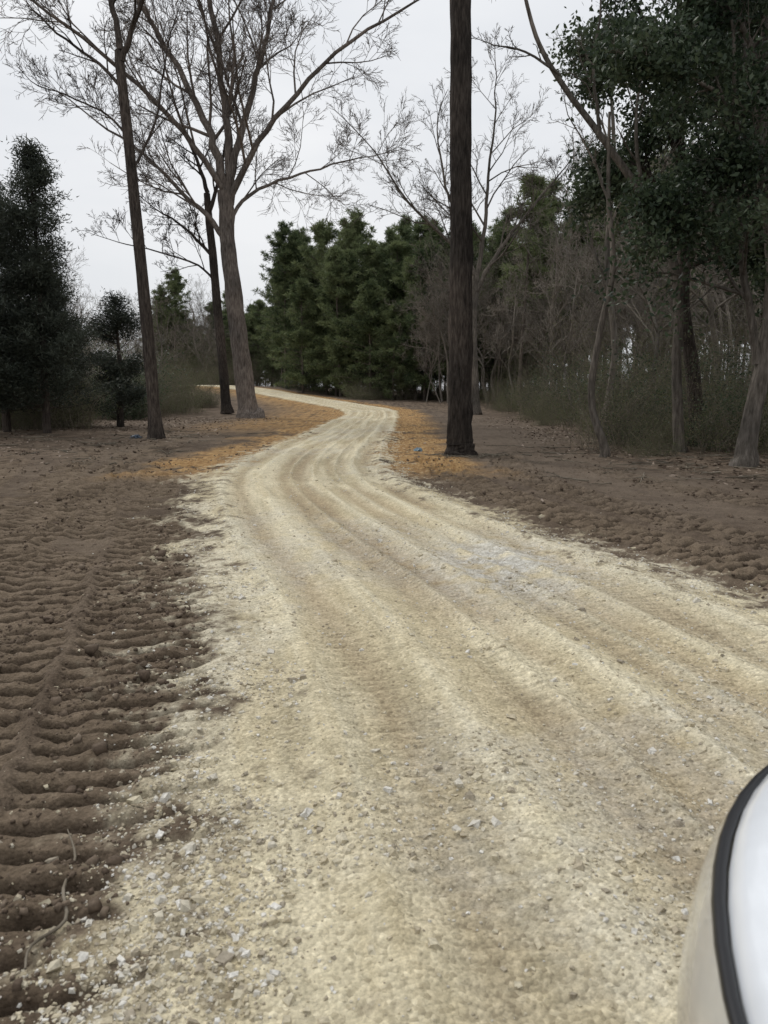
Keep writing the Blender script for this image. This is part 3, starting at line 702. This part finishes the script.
def plain(name, col, rough, spec=.5, coat=0, metal=0):
    m, nt, b = newmat(name, rough, spec)
    n1 = N(nt, 'ShaderNodeTexNoise'); n1.inputs['Scale'].default_value = 14; n1.inputs['Detail'].default_value = 5
    tc = N(nt, 'ShaderNodeTexCoord'); nt.links.new(tc.outputs['Object'], n1.inputs[0])
    r = ramp(nt, [(.3, tuple(c*.93 for c in col)), (.7, col)]); nt.links.new(n1.outputs[0], r.inputs[0]); nt.links.new(r.outputs[0], b.inputs['Base Color'])
    b.inputs['Coat Weight'].default_value = coat; b.inputs['Metallic'].default_value = metal; b.inputs['Coat Roughness'].default_value = .05
    return m
M_white = plain('white_paint', (.76, .79, .83), .35, .5, .6)
M_black = plain('black_trim', (.012, .012, .014), .35, .4)
M_lens = plain('headlight_lens', (.50, .49, .46), .12, .6, 1)
M_glass = plain('tinted_glass', (.02, .025, .03), .05, .8)
M_tyre = plain('tyre', (.02, .02, .02), .9, .2)
M_rim = plain('rim', (.5, .5, .52), .3, .5, 0, .9)
car = empty('white_car'); car.location = (1.18, -.70, .02); car.rotation_euler = (0, 0, math.radians(-4))
low = loft([r3(.82, 1.12, .24), r3(.91, 1.25, .34), r3(.94, 1.29, .5), r3(.94, 1.29, .66), r3(.932, 1.275, .78), r3(.918, 1.253, .86), r3(.905, 1.235, .90)], False)
add_obj('body', low.mesh('car_body', [M_white]), car)
for sg in (-1, 1):
    rings = []
    for hw, a, z in [(.944, 1.295, .72), (.938, 1.284, .80), (.924, 1.262, .868), (.912, 1.244, .902)]:
        p = r3(hw, a, z); seg = p[22:38] if sg < 0 else p[3:19]; rings.append(seg)
    n_ = len(rings[0]); V = np.concatenate(rings); Q = [[i*n_+j, i*n_+j+1, (i+1)*n_+j+1, (i+1)*n_+j] for i in range(3) for j in range(n_-1)]
    mb = MB(); mb.add(V, Q); add_obj('headlight', mb.mesh('headlight', [M_lens]), car)
g = r3(.903, 1.228, .905); g = np.concatenate([g, g[:1]]); mb = MB(); tube(mb, g, np.full(len(g), .010), 8)
add_obj('hood_gap_trim', mb.mesh('hood_gap_trim', [M_black]), car)
hood = loft([r3(.893, 1.213, .895), r3(.890, 1.208, .925), r3(.872, 1.18, .952), r3(.83, 1.12, .975), r3(.72, .98, 1.0), r3(.5, .7, 1.03), r3(.2, .3, 1.045)])
add_obj('hood', hood.mesh('hood', [M_white]), car)
def cab(hw, yf, yb, z, n_=64):
    t = np.arange(n_)*2*math.pi/n_; c, s_ = np.cos(t), np.sin(t)
    return np.stack([hw*np.sign(c)*np.abs(c)**.4, (yf+yb)/2+(yf-yb)/2*np.sign(s_)*np.abs(s_)**.4, np.full(n_, z)], 1)
gl = loft([cab(.80, .75, -2.1, .99), cab(.74, .35, -2.0, 1.25), cab(.64, -.1, -1.8, 1.52)], False); add_obj('windows', gl.mesh('windows', [M_glass]), car)
rf = loft([cab(.66, -.05, -1.85, 1.51), cab(.64, -.12, -1.8, 1.56), cab(.5, -.3, -1.6, 1.60)]); add_obj('roof', rf.mesh('roof', [M_white]), car)
for sx in (-1, 1):
    for yy in (1.35, -1.4):
        mb = MB(); a = np.linspace(0, 2*math.pi, 33)
        tube(mb, np.stack([np.full(33, 0), np.cos(a)*.25, np.sin(a)*.25], 1), np.full(33, .09), 10, 0)
        dsk = np.stack([np.full(32, .06*sx), np.cos(a[:-1])*.19, np.sin(a[:-1])*.19], 1)
        mb.add(np.concatenate([dsk, [[.03*sx, 0, 0]]]), None, [[i, (i+1) % 32, 32] for i in range(32)], 1)
        add_obj('wheel', mb.mesh('wheel', [M_tyre, M_rim]), car, (sx*.83, yy, .335))
    mb = MB(); mr = [cab(.10, .07, -.07, z, 24)*np.array([s_, s_, 1]) for z, s_ in ((1.0, .7), (1.04, 1), (1.10, 1), (1.14, .7))]
    mm = loft(mr); add_obj('mirror', mm.mesh('mirror', [M_white]), car, (sx*.93, .45, 0))

def scrap(nm, cx, cy, mat, s0):
    zz = zat(cx, cy)[0]; rr = []
    for z_, s_ in ((0, .9), (.03, 1), (.06, .7), (.08, .3)):
        a = np.arange(14)*2*math.pi/14
        rr.append(np.stack([cx+.12*s0*s_*np.cos(a)*(1+.3*rng.normal(size=14)), cy+.1*s0*s_*np.sin(a)*(1+.3*rng.normal(size=14)), np.full(14, zz+z_*s0)+rng.normal(size=14)*.015], 1))
    add_obj(nm, loft(rr).mesh(nm, [mat], False))
scrap('plastic_scrap', .95, 20.5, plain('blue_plastic', (.20, .28, .33), .5), 1.0)
scrap('plastic_scrap', -8.4, 25.3, plain('dark_plastic', (.04, .06, .09), .5), 1.5)

# ------------------------------------------------------------------ world, sun, camera
w = bpy.data.worlds.new("World"); scene.world = w; w.use_nodes = True
nt = w.node_tree; bg = nt.nodes['Background']; bg.inputs[1].default_value = .1
sky = N(nt, 'ShaderNodeTexSky'); sky.sky_type = 'NISHITA'; sky.sun_disc = False
sky.sun_elevation = math.radians(48); sky.sun_rotation = math.radians(-40)
tc = N(nt, 'ShaderNodeTexCoord'); mp = N(nt, 'ShaderNodeMapping'); mp.inputs['Scale'].default_value = (1, 1, 3)
nz = N(nt, 'ShaderNodeTexNoise'); nz.inputs['Scale'].default_value = 1.6; nz.inputs['Detail'].default_value = 5; nz.inputs['Roughness'].default_value = .5
nt.links.new(tc.outputs['Generated'], mp.inputs[0]); nt.links.new(mp.outputs[0], nz.inputs[0])
cr_ = ramp(nt, [(.3, (.68, .71, .755)), (.7, (.89, .895, .905))]); nt.links.new(nz.outputs[0], cr_.inputs[0])
sx_ = N(nt, 'ShaderNodeSeparateXYZ'); nt.links.new(tc.outputs['Generated'], sx_.inputs[0])
zr = N(nt, 'ShaderNodeMapRange'); zr.inputs[1].default_value = 0; zr.inputs[2].default_value = 1; zr.inputs[3].default_value = 9.5; zr.inputs[4].default_value = 12.5
nt.links.new(sx_.outputs[2], zr.inputs[0])
sc_ = N(nt, 'ShaderNodeVectorMath', operation='SCALE'); nt.links.new(cr_.outputs[0], sc_.inputs[0]); nt.links.new(zr.outputs[0], sc_.inputs['Scale'])
mx = N(nt, 'ShaderNodeMix', data_type='RGBA'); mx.inputs[0].default_value = .95
nt.links.new(sky.outputs[0], mx.inputs[6]); nt.links.new(sc_.outputs[0], mx.inputs[7]); nt.links.new(mx.outputs[2], bg.inputs[0])
sun = bpy.data.lights.new('sun', 'SUN'); sun.energy = 1.4; sun.angle = math.radians(11); sun.color = (1, .97, .92)
so = add_obj('sun', sun); so.rotation_euler = (math.radians(-42), 0, math.radians(40))
cam = bpy.data.cameras.new('camera'); co = add_obj('camera', cam)
cam.sensor_fit = 'VERTICAL'; cam.sensor_height = 36; cam.lens = 26.19; cam.clip_end = 2000; cam.clip_start = .05
co.location = (0, 0, 1.65); co.rotation_euler = (math.radians(80.7), 0, 0)
cam.dof.use_dof = True; cam.dof.focus_distance = 9; cam.dof.aperture_fstop = 5.0
scene.camera = co
scene.view_settings.view_transform = 'Standard'; scene.view_settings.look = 'None'; scene.view_settings.exposure = 0
